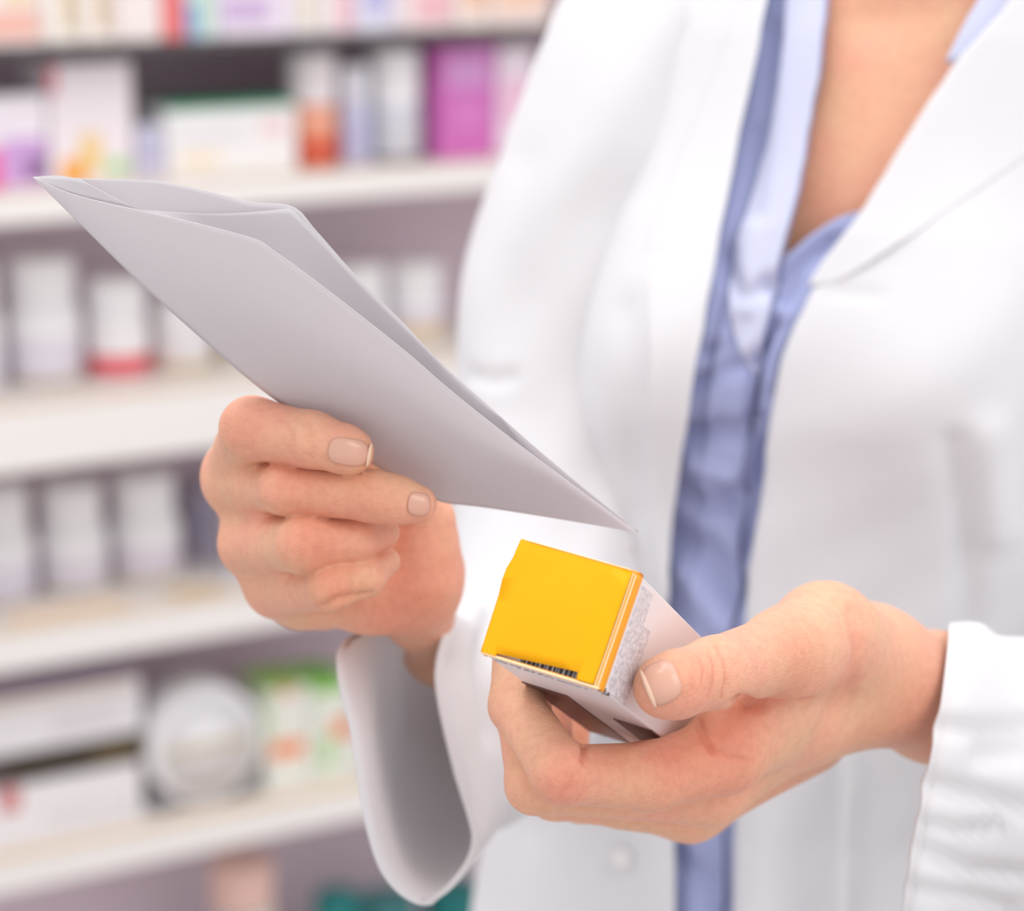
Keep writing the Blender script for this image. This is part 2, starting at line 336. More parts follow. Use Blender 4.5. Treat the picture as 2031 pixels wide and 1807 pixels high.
# ------------------------------------------------------------------ implicit surfaces
def smin(a, b, k):
    h = np.maximum(k - np.abs(a-b), 0)/k
    return np.minimum(a, b) - h*h*k*.25
def cone(p, a, b, r1, r2):
    ba = b-a; L2 = max(float(ba @ ba), 1e-12)
    h = np.clip(((p-a) @ ba)/L2, 0, 1)
    return np.sqrt((((p-a) - h[:, None]*ba)**2).sum(1)) - (r1 + (r2-r1)*h)
def ellip(p, c, ax, rad):
    q = (p-c) @ np.array(ax).T
    k = np.sqrt(((q/rad)**2).sum(1)); k2 = np.sqrt(((q/(rad**2))**2).sum(1)) + 1e-9
    return k*(k-1)/k2
def surface_nets(f, lo, hi, h, coarse=5):
    n = (np.ceil((hi-lo)/(h*coarse)).astype(int))
    ax = [lo[i] + (np.arange(n[i])+.5)*h*coarse for i in range(3)]
    G = np.stack(np.meshgrid(*ax, indexing='ij'), -1).reshape(-1, 3)
    C = f(G).reshape(n); near = np.abs(C) < h*coarse*1.35
    m = n*coarse
    Fd = np.where(C < 0, -1., 1.).astype(np.float32)
    for i in range(3): Fd = np.repeat(Fd, coarse, i); near = np.repeat(near, coarse, i)
    idx = np.argwhere(near); pts = lo + idx*h
    vals = np.empty(len(pts), np.float32)
    for s in range(0, len(pts), 400000): vals[s:s+400000] = f(pts[s:s+400000])
    Fd[near] = vals
    S = Fd < 0
    c = S[:-1, :-1, :-1].astype(np.int8).copy()
    for dx in (0, 1):
        for dy in (0, 1):
            for dz in (0, 1):
                if dx or dy or dz: c += S[dx:m[0]-1+dx, dy:m[1]-1+dy, dz:m[2]-1+dz]
    cells = np.argwhere((c > 0) & (c < 8))
    cid = -np.ones(c.shape, np.int64); cid[tuple(cells.T)] = np.arange(len(cells))
    acc = np.zeros((len(cells), 3)); cnt = np.zeros(len(cells))
    corners = [(x, y, z) for x in (0, 1) for y in (0, 1) for z in (0, 1)]
    for a in corners:
        for k in range(3):
            if a[k]: continue
            b = list(a); b[k] = 1
            fa = Fd[tuple((cells+a).T)].astype(float); fb = Fd[tuple((cells+b).T)].astype(float)
            x = (fa < 0) != (fb < 0)
            t = np.where(x, fa/np.where(x, fa-fb, 1), 0)
            pos = np.tile(np.array(a, float), (len(cells), 1)); pos[:, k] = t
            acc[x] += pos[x]; cnt[x] += 1
    V = lo + (cells + acc/cnt[:, None])*h
    faces = []
    for k in range(3):
        i, j = (k+1) % 3, (k+2) % 3
        sl = [slice(1, -1)]*3; sl[k] = slice(0, m[k]-1)
        A = S[tuple(sl)]; sl2 = list(sl); sl2[k] = slice(1, m[k]); B = S[tuple(sl2)]
        e = np.argwhere(A != B); e2 = e.copy(); e2[:, i] += 1; e2[:, j] += 1
        ins = A[tuple(e.T)]
        q = []
        for (u, v) in ((0, 0), (-1, 0), (-1, -1), (0, -1)):
            w = e2.copy(); w[:, i] += u; w[:, j] += v; q.append(cid[tuple(w.T)])
        q = np.stack(q, 1); q[~ins] = q[~ins][:, ::-1]
        faces.append(q)
    Fq = np.concatenate(faces); Fq = Fq[(Fq >= 0).all(1)]
    # relax a little
    for _ in range(2):
        s = np.zeros_like(V); n_ = np.zeros(len(V))
        for a in range(4):
            for b in ((a+1) % 4,):
                np.add.at(s, Fq[:, a], V[Fq[:, b]]); np.add.at(n_, Fq[:, a], 1)
                np.add.at(s, Fq[:, b], V[Fq[:, a]]); np.add.at(n_, Fq[:, b], 1)
        V = V*.5 + .5*s/np.maximum(n_, 1)[:, None]
    return V, Fq
def vnormals(V, Fq):
    fn = np.cross(V[Fq[:, 2]]-V[Fq[:, 0]], V[Fq[:, 3]]-V[Fq[:, 1]]); N = np.zeros_like(V)
    for a in range(4): np.add.at(N, Fq[:, a], fn)
    return N/(np.linalg.norm(N, axis=1)[:, None]+1e-12)

def node(n):
    px, py, d, r = n; return np.array(P(px, py, d)), r*d/F_
class Hand:
    def __init__(s, palm, fingers, kp=.010, kf=.0020, kj=.0006):
        s.palm = [(node(a), node(b)) for a, b in palm]; s.f = [[node(n) for n in ch] for ch in fingers]
        s.kp, s.kf, s.kj = kp, kf, kj
        P_ = np.array([n[0] for a, b in s.palm for n in (a, b)] + [n[0] for c in s.f for n in c])
        s.lo = P_.min(0)-.03; s.hi = P_.max(0)+.03
    def __call__(s, p):
        d = None
        for (a, ra), (b, rb) in s.palm:
            e = cone(p, a, b, ra, rb); d = e if d is None else smin(d, e, s.kp)
        fs = []
        for ch in s.f:
            (a, ra), (b, rb) = ch[0], ch[1]
            mid = a+(b-a)*.5; d = smin(d, cone(p, a, mid, ra, (ra+rb)/2), s.kp*.8)
            e = None
            for (a, ra), (b, rb) in zip(ch, ch[1:]):
                g = cone(p, a, b, ra, rb); e = g if e is None else smin(e, g, .003)
            fs.append(e)
        f = fs[0]
        for e in fs[1:]: f = smin(f, e, s.kj)
        return smin(d, f, s.kf)

# box position (camera space); its near face looks left and up
BN = Vector((-.33, .33, -1.0)).normalized()
def cray(px, py): return Vector(((px-W_/2)/F_, (H_/2-py)/F_, 1.0))
BC = cray(1110, 1218)*.735
def face_pt(px, py):
    r = cray(px, py); return r*(BC.dot(BN)/r.dot(BN))
q = [face_pt(*c) for c in ((1033, 1067), (1262, 1133), (1199, 1370), (954, 1296))]
BX = ((q[1]-q[0])+(q[2]-q[3])).normalized(); BY = ((q[3]-q[0])+(q[2]-q[1])); BY = (BY-BX*BY.dot(BX)).normalized()
BW = ((q[1]-q[0]).length+(q[2]-q[3]).length)/2; BH = ((q[3]-q[0]).length+(q[2]-q[1]).length)/2
BO = (q[0]+q[1]+q[2]+q[3])/4; BA = -BN; BL = .119
def box_local(pw):   # world -> box local (x right, y down, z into depth)
    c = pw - CAM; cc = Vector((c.x, c.y*SP+c.z*CP, c.y*CP-c.z*SP)) - BO
    return Vector((cc.dot(BX), cc.dot(BY), cc.dot(BA)))
def depth_for_clear(px, py, rpx, lo=.70, hi=.86, face='right'):
    best = None
    for d in np.linspace(lo, hi, 400):
        l = box_local(P(px, py, d)); r = rpx*d/F_
        g = (l.x - BW/2 - r) if face == 'right' else (l.y - BH/2 - r)
        if best is None or abs(g) < best[0]: best = (abs(g), d)
    return best[1]
dt = depth_for_clear(1312, 1364, 62)
print('BOX', BL, BW, BH, 'thumb depth', dt)

# ---- the two hands
RF = dict(palm=[((478, 925, .862, 50), (600, 1010, .895, 80)), ((470, 960, .855, 56), (650, 1080, .90, 80)), ((500, 1080, .855, 58), (680, 1140, .90, 80)),
                ((548, 1165, .86, 52), (640, 1180, .89, 70)), ((600, 1010, .895, 80), (818, 1165, .885, 74)), ((650, 1080, .90, 80), (818, 1165, .885, 74)),
                ((600, 1185, .872, 56), (740, 1185, .865, 62)), ((740, 1185, .865, 62), (825, 1180, .875, 72)),
                ((832, 1060, .862, 58), (828, 1150, .865, 68)), ((822, 1160, .885, 72), (828, 1222, .905, 54)),
                ((828, 1222, .905, 54), (862, 1300, .955, 48)), ((862, 1300, .955, 48), (1000, 1390, 1.05, 85)),
                ((822, 1160, .895, 68), (838, 1215, .92, 52))],
          fingers=[[(470, 930, .855, 56), (500, 850, .808, 62), (618, 872, .797, 55), (686, 892, .795, 47), (699, 897, .795, 42)],
                   [(472, 957, .852, 57), (562, 970, .806, 49), (740, 984, .802, 50), (785, 992, .802, 47), (828, 1000, .802, 39)],
                   [(498, 1078, .852, 57), (603, 1080, .806, 57), (705, 1070, .812, 43), (762, 1058, .822, 31)],
                   [(546, 1165, .857, 52), (655, 1166, .808, 45), (725, 1146, .814, 37), (768, 1114, .824, 27)],
                   [(845, 1120, .875, 70), (850, 1030, .862, 50), (800, 960, .852, 46), (722, 905, .842, 44), (680, 880, .838, 40)]])
LF = dict(palm=[((1440, 1490, .802, 70), (1600, 1400, .845, 95)), ((1405, 1555, .83, 76), (1620, 1400, .86, 90)), ((1368, 1588, .86, 76), (1600, 1440, .88, 90)),
                ((1385, 1590, .885, 66), (1580, 1450, .89, 80)), ((1600, 1400, .845, 95), (1712, 1335, .865, 118)), ((1620, 1400, .86, 90), (1735, 1350, .875, 116)),
                ((1560, 1300, .798, 86), (1636, 1262, .825, 96)), ((1636, 1262, .825, 96), (1720, 1325, .86, 116)),
                ((1712, 1335, .865, 118), (1860, 1385, .90, 122)), ((1860, 1385, .90, 118), (2150, 1450, 1.0, 105)),
                ((2150, 1450, 1.0, 105), (2480, 1410, 1.07, 120)), ((1440, 1440, .80, 44), (1560, 1400, .815, 60))],
          fingers=[[(1435, 1500, .802, 70), (1290, 1540, .782, 68), (1122, 1536, .762, 58), (1110, 1530, .760, 58), (1024, 1400, .785, 53), (1022, 1278, .797, 44)],
                   [(1400, 1560, .83, 72), (1062, 1556, .792, 58), (1038, 1420, .81, 52), (1060, 1300, .822, 46)],
                   [(1366, 1590, .86, 70), (1100, 1570, .83, 55), (1080, 1440, .845, 50), (1105, 1330, .852, 44)],
                   [(1380, 1590, .885, 62), (1150, 1580, .865, 50), (1120, 1480, .872, 44), (1140, 1400, .878, 38)],
                   [(1575, 1292, .803, 86), (1535, 1300, .79, 78), (1420, 1334, dt+.016, 70), (1340, 1358, dt+.002, 66), (1316, 1364, dt, 61)]])
HV, HF = [], []; HANDS = {}
def add_mesh(V, Fq):
    o = sum(len(v) for v in HV); HV.append(V); HF.append(Fq+o)
for nm, spec, h in (('right', RF, .0009), ('left', LF, .0007)):
    H = Hand(**spec)
    V, Fq = surface_nets(H, H.lo, H.hi, h)
    HANDS[nm] = [V, Fq]
    print(nm, len(V), len(Fq))

V_ = HANDS['left'][0]; rel = V_ - np.array(CAM); cc_ = np.stack([rel[:, 0], rel[:, 1]*SP+rel[:, 2]*CP, rel[:, 1]*CP-rel[:, 2]*SP], 1) - np.array(BO)
lx, ly, lz = cc_ @ np.array(BX), cc_ @ np.array(BY), cc_ @ np.array(BA)
ins_ = (abs(lx) < BW/2) & (abs(ly) < BH/2) & (lz > 0) & (lz < BL)
pen = np.minimum(np.minimum(BW/2-abs(lx), BH/2-abs(ly)), np.minimum(lz, BL-lz))
print('inside box', ins_.sum(), 'max pen', pen[ins_].max() if ins_.any() else 0)
if ins_.any():
    k_ = np.argsort(-pen*ins_)[:3000:300]
    for i_ in k_: print([round(float(v), 4) for v in (lx[i_], ly[i_], lz[i_], pen[i_])], [round(v) for v in proj(Vector(V_[i_]))[:2]])
# creases: (hand, polyline px, half width m, depth m)
CREASE = [
 ('left', [(1420, 1282), (1436, 1310), (1440, 1345), (1430, 1385)], .00055, .0008),
 ('left', [(1405, 1290), (1416, 1320), (1416, 1350), (1404, 1385)], .0005, .0007),
 ('left', [(1385, 1298), (1396, 1325), (1392, 1360)], .0005, .0005),
 ('left', [(1370, 1305), (1378, 1330), (1372, 1365)], .0006, .0002),
 ('left', [(1462, 1391), (1500, 1395), (1540, 1396), (1600, 1391)], .0024, .0034),
 ('left', [(1157, 1476), (1160, 1492), (1157, 1508)], .0012, .0018),
 ('left', [(1385, 1432), (1396, 1462), (1412, 1490)], .0014, .0014),
 ('left', [(1112, 1572), (1128, 1560), (1134, 1540)], .0006, .0004),
 ('left', [(1142, 1590), (1158, 1570), (1162, 1548)], .0006, .0004),
 ('left', [(1410, 1480), (1440, 1500), (1490, 1510)], .0010, .0006),
 ('left', [(1690, 1215), (1700, 1290), (1680, 1380)], .003, .0012),
 ('right', [(560, 830), (580, 860), (575, 900)], .001, .0004),
 ('right', [(610, 838), (622, 868), (616, 905)], .001, .0004),
 ('right', [(640, 1205), (672, 1188), (730, 1180)], .0016, .0016),
]
FLUSH = [('left', (1290, 1385), .012, .35), ('left', (1260, 1390), .007, .7), ('left', (1400, 1330), .009, .35), ('left', (1590, 1290), .014, .3), ('left', (1330, 1500), .016, .55), ('left', (1440, 1440), .014, .5),
         ('left', (1540, 1380), .012, .3), ('left', (1120, 1560), .009, .4), ('left', (1200, 1500), .01, .4), ('left', (1820, 1400), .02, .45), ('left', (1450, 1560), .02, .3),
         ('right', (600, 970), .012, .4), ('right', (615, 1080), .010, .5), ('right', (665, 1165), .010, .5), ('right', (800, 1180), .016, .5), ('right', (730, 990), .012, .4), ('right', (480, 850), .01, .3)]
def seg_dist(Pn, pts):
    best = np.full(len(Pn), 9.)
    for a, b in zip(pts, pts[1:]):
        ba = b-a; h = np.clip(((Pn-a) @ ba)/max(ba @ ba, 1e-12), 0, 1)
        best = np.minimum(best, np.sqrt((((Pn-a)-h[:, None]*ba)**2).sum(1)))
    return best
flush = []
for nm in ('right', 'left'):
    V, Fq = HANDS[nm]; bv = bvh_of(V.tolist(), Fq.tolist()); N = vnormals(V, Fq)
    disp = np.zeros(len(V)); fl = np.zeros(len(V))
    for h_, pl, w, dp in CREASE:
        if h_ != nm: continue
        pts = [np.array(hit(bv, *p)[0]) for p in polyresample(pl, 12) if hit(bv, *p)[0] is not None]
        if len(pts) < 2: continue
        D = seg_dist(V, pts); disp -= dp*np.exp(-(D/w)**2); fl += .12*np.exp(-(D/(w*1.6))**2)
    for h_, p, w, s_ in FLUSH:
        if h_ != nm: continue
        c = hit(bv, *p)[0]
        if c is None: continue
        fl += s_*np.exp(-(((V-np.array(c))**2).sum(1))/w**2)
    V = V + N*disp[:, None]
    HANDS[nm] = [V, Fq]; flush.append(np.clip(fl, 0, 1))
    add_mesh(V, Fq)

# ------------------------------------------------------------------ torso and clothes
YAW = math.radians(-25)
ZK = [.70, .80, .98, 1.08, 1.17, 1.25, 1.33, 1.36, 1.39, 1.42, 1.46, 1.56]
AK = [.160, .152, .130, .140, .150, .156, .166, .158, .125, .080, .058, .056]
BK = [.125, .120, .098, .102, .108, .106, .094, .088, .078, .066, .058, .060]
def tor(th, z, off):
    a = np.interp(z, ZK, AK) + off; b = np.interp(z, ZK, BK) + off
    x = a*np.sign(np.sin(th))*np.abs(np.sin(th))**.9; y = -b*np.sign(np.cos(th))*np.abs(np.cos(th))**.9
    bust = .026*np.exp(-((z-1.195)/.055)**2)*(np.exp(-((x-.065)/.05)**2)+np.exp(-((x+.065)/.05)**2))*(np.cos(th) > 0)
    y = y - bust
    cx = .135 + np.maximum(z-.98, 0)*.18; cy = 1.135
    c, s = math.cos(YAW), math.sin(YAW)
    return np.stack([cx + c*x - s*y, cy + s*x + c*y, z + 0*x], -1)
def theta_of(p, off):
    """angle whose torso point at p.z is nearest to p"""
    th = np.linspace(-math.pi, math.pi, 1441); q = tor(th, np.full_like(th, p[2]), off)
    return th[np.argmin(((q-np.array(p))**2).sum(1))]
def tor_bvh(off):
    th = np.linspace(-math.pi, math.pi, 181); zz = np.linspace(.70, 1.44, 150)
    T, Z = np.meshgrid(th, zz); V = tor(T.ravel(), Z.ravel(), off)
    n = len(th); Fq = [(j*n+i, j*n+i+1, (j+1)*n+i+1, (j+1)*n+i) for j in range(len(zz)-1) for i in range(n-1)]
    return bvh_of(V.tolist(), Fq)
def edge_fn(poly, off, bv):
    pts = []
    for p in catmull(poly, 60):
        h, _ = hit(bv, p[0], p[1])
        if h is not None: pts.append((h.z, theta_of(h, off)))
    pts.sort(); z = np.array([q[0] for q in pts]); t = np.array([q[1] for q in pts])
    return lambda zq: np.interp(zq, z, t)
def grid_faces(nz, n):
    return [(j*n+i, j*n+i+1, (j+1)*n+i+1, (j+1)*n+i) for j in range(nz-1) for i in range(n-1)]
def apply_folds(V, N, folds, bv):
    for pl, w, amp in folds:
        pts = [np.array(h) for h in (hit(bv, *p)[0] for p in polyresample(pl, 16)) if h is not None]
        if len(pts) > 1:
            V = V + N*(amp*np.exp(-(seg_dist(V, pts)/w)**2))[:, None]
    return V
def wrap(name, z0, z1, nz, fA, fB, n, off, m, parent, thick, folds=(), rough=0.0, bv=None):
    """cloth strip on the torso between angle functions fA and fB (fB may run round the back)"""
    zz = np.linspace(z0, z1, nz); V = []
    for z in zz:
        a, b = fA(z), fB(z); th = np.linspace(a, b, n); V.append(tor(th, np.full(n, z), off(z) if callable(off) else off))
    V = np.concatenate(V); Fq = np.array(grid_faces(nz, n)); N = vnormals(V, Fq)
    c = np.array([.16, 1.135, 0]); s = np.sign(((V-c)*N)[:, :2].sum(1).mean()); N = N*s
    if s < 0: Fq = Fq[:, ::-1]
    if folds: V = apply_folds(V, N, folds, bv)
    if rough:
        x, y, z = V.T
        V = V + N*(rough*(np.sin(x*61+z*23+1.3)*np.sin(z*37-x*19)+.6*np.sin(x*140+y*90-z*60)*np.sin(z*85+2)))[:, None]
    o = mesh_obj(name, V.tolist(), Fq.tolist(), m, parent)
    return solidify(o, thick, -1)

person = empty('person', (.16, 1.135, 0), 'person in an open white lab coat over a blue shirt, holding an envelope and carton', 'person')
def under(o):   # geometry is in world coordinates: keep it there under the person's empty
    o.parent = person; o.matrix_parent_inverse = person.matrix_world.inverted(); return o
bpy.context.view_layer.update()
INV = Matrix.Translation(-Vector((.16, 1.135, 0)))
class PW:      # parent wrapper
    pass
def put(o, parent=None):
    if o.name not in COL.objects: COL.objects.link(o)
    o.parent = parent or person
    o.matrix_parent_inverse = INV if parent in (None, person) else Matrix()
    return o

OFF_SK, OFF_SH, OFF_CO = 0.0, .006, .016
bvS, bvC, bvK = tor_bvh(OFF_SH), tor_bvh(OFF_CO), tor_bvh(OFF_SK)
coatL = [(1620, -500), (1560, -220), (1513, 0), (1490, 120), (1462, 250), (1418, 473), (1373, 724), (1345, 900), (1324, 1060), (1320, 1200), (1328, 1450), (1340, 1807), (1350, 2200)]
coatR = [(2330, -500), (2160, -220), (2013, 0), (1913, 117), (1810, 270), (1724, 412), (1640, 529), (1568, 668), (1535, 780), (1521, 891), (1500, 1050), (1482, 1180), (1468, 1450), (1456, 1807), (1450, 2200)]
fL, fR = edge_fn(coatL, OFF_CO, bvC), edge_fn(coatR, OFF_CO, bvC)
COAT_FOLDS = [([(1330, 60), (1240, 200), (1160, 330), (1100, 480), (1075, 620)], .006, -.006),
              ([(1290, 60), (1200, 210), (1120, 340), (1050, 520)], .010, .004),
              ([(1240, 620), (1255, 850), (1262, 1010)], .009, -.0025),
              ([(1648, 1420), (1642, 1600), (1630, 1830)], .006, -.007),
              ([(1690, 1440), (1685, 1600), (1670, 1850)], .005, .009),
              ([(1540, 1440), (1530, 1600), (1515, 1850)], .014, .010),
              ([(1600, 1500), (1590, 1850)], .006, -.004),
              ([(1890, 880), (1915, 1050), (1925, 1240)], .006, -.005), ([(1960, 860), (1975, 1050)], .009, .005),
              ([(1660, 578), (1700, 580), (1748, 583)], .002, -.0014),
              ([(1300, 1500), (1180, 1560), (1060, 1640)], .012, -.003)]
full = lambda f, k: (lambda z: f(z) + k)
coat = wrap('lab_coat', .74, 1.405, 210, fR, lambda z: fL(z) + 2*math.pi, 300, lambda z: OFF_CO, COATM, person, .0012, COAT_FOLDS, .0009, bvC)
put(coat)
coat['label'] = 'open white lab coat'
lapL = [(1700, -500), (1560, -180), (1500, -40), (1457, 56), (1380, 250), (1301, 434), (1284, 501), (1288, 612), (1292, 724), (1290, 900), (1300, 1060), (1318, 1200)]
lapL = [(p[0] if p[1] > -41 else p[0]-90, p[1]) for p in lapL]
lapR = [(2750, -500), (2300, 60), (2180, 200), (2031, 312), (1860, 430), (1720, 522), (1668, 551), (1625, 565)]
gL, gR = edge_fn(lapL, OFF_CO, bvC), edge_fn(lapR, OFF_CO, bvC)
zl0 = hit(bvC, 1318, 1195)[0].z; zr0 = hit(bvC, 1625, 566)[0].z
o = put(wrap('lapel', zl0, 1.39, 110, lambda z: min(gL(z), fL(z)-.001), lambda z: fL(z)+.012, 26, OFF_CO+.0008, COATM, coat, .0008, [([(1250, 560), (1300, 520)], .004, -.0015)], 0, bvC), coat)
o = put(wrap('lapel', zr0, 1.39, 90, lambda z: fR(z)-.012, lambda z: max(gR(z), fR(z)+.001), 34, OFF_CO+.0008, COATM, coat, .0008), coat)
# buttons down the left front
BUT = mat('button_pearl', (236, 232, 232), .3, .03, 200)
for (bx, by) in ((1241, 1082), (1238, 1700)):
    h, n = hit(bvC, bx, by)
    bm = lathe_bm([(.004, 0), (.0052, .0006), (.0052, .0016), (.0046, .0022), (.0036, .0017), (.0005, .0015)], 24)
    mt = Matrix.Translation(h + n*.0012) @ n.to_track_quat('Z', 'Y').to_matrix().to_4x4()
    bmesh.ops.transform(bm, matrix=mt, verts=bm.verts)
    for k in range(4):
        c = mt @ Vector((.0012*math.cos(k*math.pi/2+.7), .0012*math.sin(k*math.pi/2+.7), .0017))
    put(bm_obj('button', bm, BUT, coat, True), coat)

# shirt
neckL = [(1690, -500), (1664, -150), (1645, 0), (1633, 120), (1610, 250), (1585, 390), (1550, 520), (1530, 620), (1500, 760), (1480, 900), (1462, 1200), (1430, 1807), (1420, 2200)]
neckR = [(2150, -500), (2000, -150), (1945, 0), (1925, 90), (1880, 230), (1830, 330), (1770, 392), (1725, 413), (1660, 432), (1610, 465), (1575, 495), (1551, 520), (1531, 620), (1501, 760), (1481, 900), (1463, 1200), (1431, 1807), (1421, 2200)]
nL, nR = edge_fn(neckL, OFF_SH, bvS), edge_fn(neckR, OFF_SH, bvS)
SH_FOLDS = [([(1440, 500), (1450, 545), (1475, 590), (1530, 570)], .0035, -.006), ([(1475, 640), (1440, 690), (1400, 700)], .004, -.005), ([(1365, 770), (1430, 735), (1500, 715)], .004, -.006),
            ([(1360, 865), (1430, 850), (1490, 862)], .005, -.008), ([(1375, 915), (1450, 940)], .004, .005), ([(1340, 960), (1400, 1000), (1480, 985)], .005, -.007),
            ([(1330, 1060), (1400, 1090), (1470, 1180)], .008, -.007), ([(1450, 1000), (1500, 1060)], .006, -.005), ([(1360, 1130), (1440, 1240)], .008, .005), ([(1345, 1690), (1440, 1800)], .01, -.006), ([(1360, 1620), (1400, 1807)], .008, .004),
            ([(1540, 640), (1500, 720), (1495, 800)], .003, -.006), ([(1520, 560), (1560, 600), (1580, 560)], .003, -.005), ([(1550, 630), (1530, 760)], .003, .004),
            ([(1545, 560), (1600, 520), (1650, 480)], .004, -.004), ([(1495, 830), (1510, 900), (1490, 1100)], .004, -.010), ([(1535, 60), (1520, 250), (1500, 420)], .005, -.004), ([(1500, 260), (1470, 430), (1440, 640)], .004, -.003)]
shirt = put(wrap('shirt', .74, 1.40, 230, lambda z: max(nR(z), nL(z)+.0005), lambda z: nL(z) + 2*math.pi, 520, OFF_SH, SHIRTM, person, .0006, SH_FOLDS, .0010, bvS))
plL = [(1600, -500), (1580, -150), (1566, 0), (1556, 120), (1530, 250), (1490, 390), (1455, 520), (1440, 620), (1415, 760), (1400, 900), (1385, 1100), (1372, 1400), (1362, 1807), (1352, 2200)]
kL = edge_fn(plL, OFF_SH, bvS)
lit_px = [(1600, -500), (1580, -150), (1566, 0), (1556, 120), (1530, 250), (1490, 390), (1458, 520), (1452, 600), (1470, 680), (1500, 740), (1518, 758)]
litL = edge_fn(lit_px, OFF_SH, bvS); zf = hit(bvS, 1510, 740)[0].z
zp = .76
put(wrap('placket', zp, 1.40, 240, lambda z: kL(z), lambda z: nL(z), 30, OFF_SH+.002, SHIRTM, shirt, .0008, SH_FOLDS, .0006, bvS), shirt)
put(wrap('lit_placket', zf, 1.40, 120, lambda z: min(litL(z), nL(z)-.002), lambda z: nL(z), 26, OFF_SH+.0030, SHIRT_LIT, shirt, .0008, SH_FOLDS, .0006, bvS), shirt)  # lit upper part of the placket, painted as a paler strip
cl0 = [(1882, 106), (1912, 50), (1940, 0), (1990, -100), (2080, -300), (2150, -500)]; cl1 = [(1925, 128), (1975, 60), (2040, 0), (2120, -100), (2220, -300), (2300, -500)]
c0, c1 = edge_fn(cl0, OFF_SH, bvS), edge_fn(cl1, OFF_SH, bvS)
zc = hit(bvS, 1895, 122)[0].z
put(wrap('collar', zc, 1.41, 30, c0, c1, 12, OFF_SH+.006, SHIRT_LIT, shirt, .001), shirt)

# body skin: trunk and neck joined to arms with hands
th = np.linspace(0, 2*math.pi, 161)[:-1]; zz = np.concatenate([np.linspace(.72, 1.30, 40), np.linspace(1.305, 1.56, 60)])
V = np.concatenate([tor(th, np.full(160, z), OFF_SK - .012*(z < 1.22) - .012*max(0, min(1, (1.27-z)/.05))*(z >= 1.22)) for z in zz])
Fq = np.array([(j*160+i, j*160+(i+1) % 160, (j+1)*160+(i+1) % 160, (j+1)*160+i) for j in range(len(zz)-1) for i in range(160)])
# sternal notch and collar bones
nN = vnormals(V, Fq); nN = nN*np.sign(((V-np.array([.18, 1.135, 0]))*nN)[:, :2].sum(1).mean())
V = apply_folds(V, nN, [([(1700, -40), (1720, 20)], .012, -.006), ([(1650, -20), (1600, -60)], .009, .004), ([(1760, -10), (1900, -60)], .009, .004), ([(1640, 330), (1560, 520)], .010, -.003)], bvK)
trunkV, trunkF = V, Fq
def limb(nodes, h=.004):
    nd = [node(n) for n in nodes]
    f = lambda p: np.min([cone(p, a[0], b[0], a[1], b[1]) for a, b in zip(nd, nd[1:])], 0)
    Q = np.array([n[0] for n in nd]); R_ = max(n[1] for n in nd)
    return surface_nets(f, Q.min(0)-R_-.01, Q.max(0)+R_+.01, h, 3)
uaR = limb([(1000, 1390, 1.05, 85), (1088, 1150, 1.12, 110), (1105, 650, 1.13, 120), (1200, 250, 1.13, 130), (1330, -40, 1.13, 140)])
uaL = limb([(2480, 1410, 1.07, 120), (2595, 850, 1.13, 130), (2570, 350, 1.15, 130), (2440, 0, 1.16, 150)])
add_mesh(trunkV, trunkF); add_mesh(*uaR); add_mesh(*uaL)
V = np.concatenate(HV); Fq = np.concatenate(HF)
body = mesh_obj('body', V.tolist(), Fq.tolist(), SKIN, None); put(body)
fa = np.zeros(len(V), np.float32); fa[:len(flush[0])+len(flush[1])] = np.concatenate(flush)
at = body.data.attributes.new('flush', 'FLOAT', 'POINT'); at.data.foreach_set('value', fa)

# nails, lying on the fingers
def nail(hand, ctr, du, dv, m, lift=.0004, name='fingernail', sq=3.2):
    Vh, Fh = HANDS[hand]; bv = bvh_of(Vh.tolist(), Fh.tolist()); n = 15; pts = []
    C0, N0 = hit(bv, *ctr)
    rows = []
    for j in range(n):
        for i in range(n):
            u, v = 2*i/(n-1)-1, 2*j/(n-1)-1
            mx_ = max(abs(u), abs(v)) or 1; nn = (abs(u)**sq+abs(v)**sq)**(1/sq) or 1
            u, v = u*mx_/nn, v*mx_/nn
            px = ctr[0]+du[0]*u+dv[0]*v; py = ctr[1]+du[1]*u+dv[1]*v
            h, nr = hit(bv, px, py)
            if h is None or (h - C0).length > .02: h, nr = (pts[-1] if pts else C0), N0
            edge = max(abs(2*i/(n-1)-1), abs(2*j/(n-1)-1))
            pts.append(h + nr*(lift + .00035*(1-edge**4)))
    o = mesh_obj(name, pts, grid_faces(n, n), m, body)
    solidify(o, .0005, 0); put(o, body)
    me = o.data
    if me.polygons[0].normal.dot(raydir(*ctr)) > 0: me.flip_normals()
    return o
NAILM = mat('nail_pink', (230, 172, 150), .28, .05, 300, 0, 1, .5, sss=.2, coat=.3)
TIPM = mat('nail_free_edge', (240, 202, 176), .3, .02, 300, 0, 1, .5)
nail('left', (1313, 1354), (31, -14), (14, 37), NAILM)['label'] = 'thumbnail'
nail('left', (1288, 1366), (3, -1.2), (14, 34), TIPM, .0007, 'nail_free_edge', 2.6)
nail('right', (690, 896), (38, 6), (-4, 25), NAILM)
nail('right', (729, 902), (2.5, .5), (-4, 21), TIPM, .0006, 'nail_free_edge', 2.6)
nail('right', (830, 1000), (21, 3), (-2, 21), NAILM)

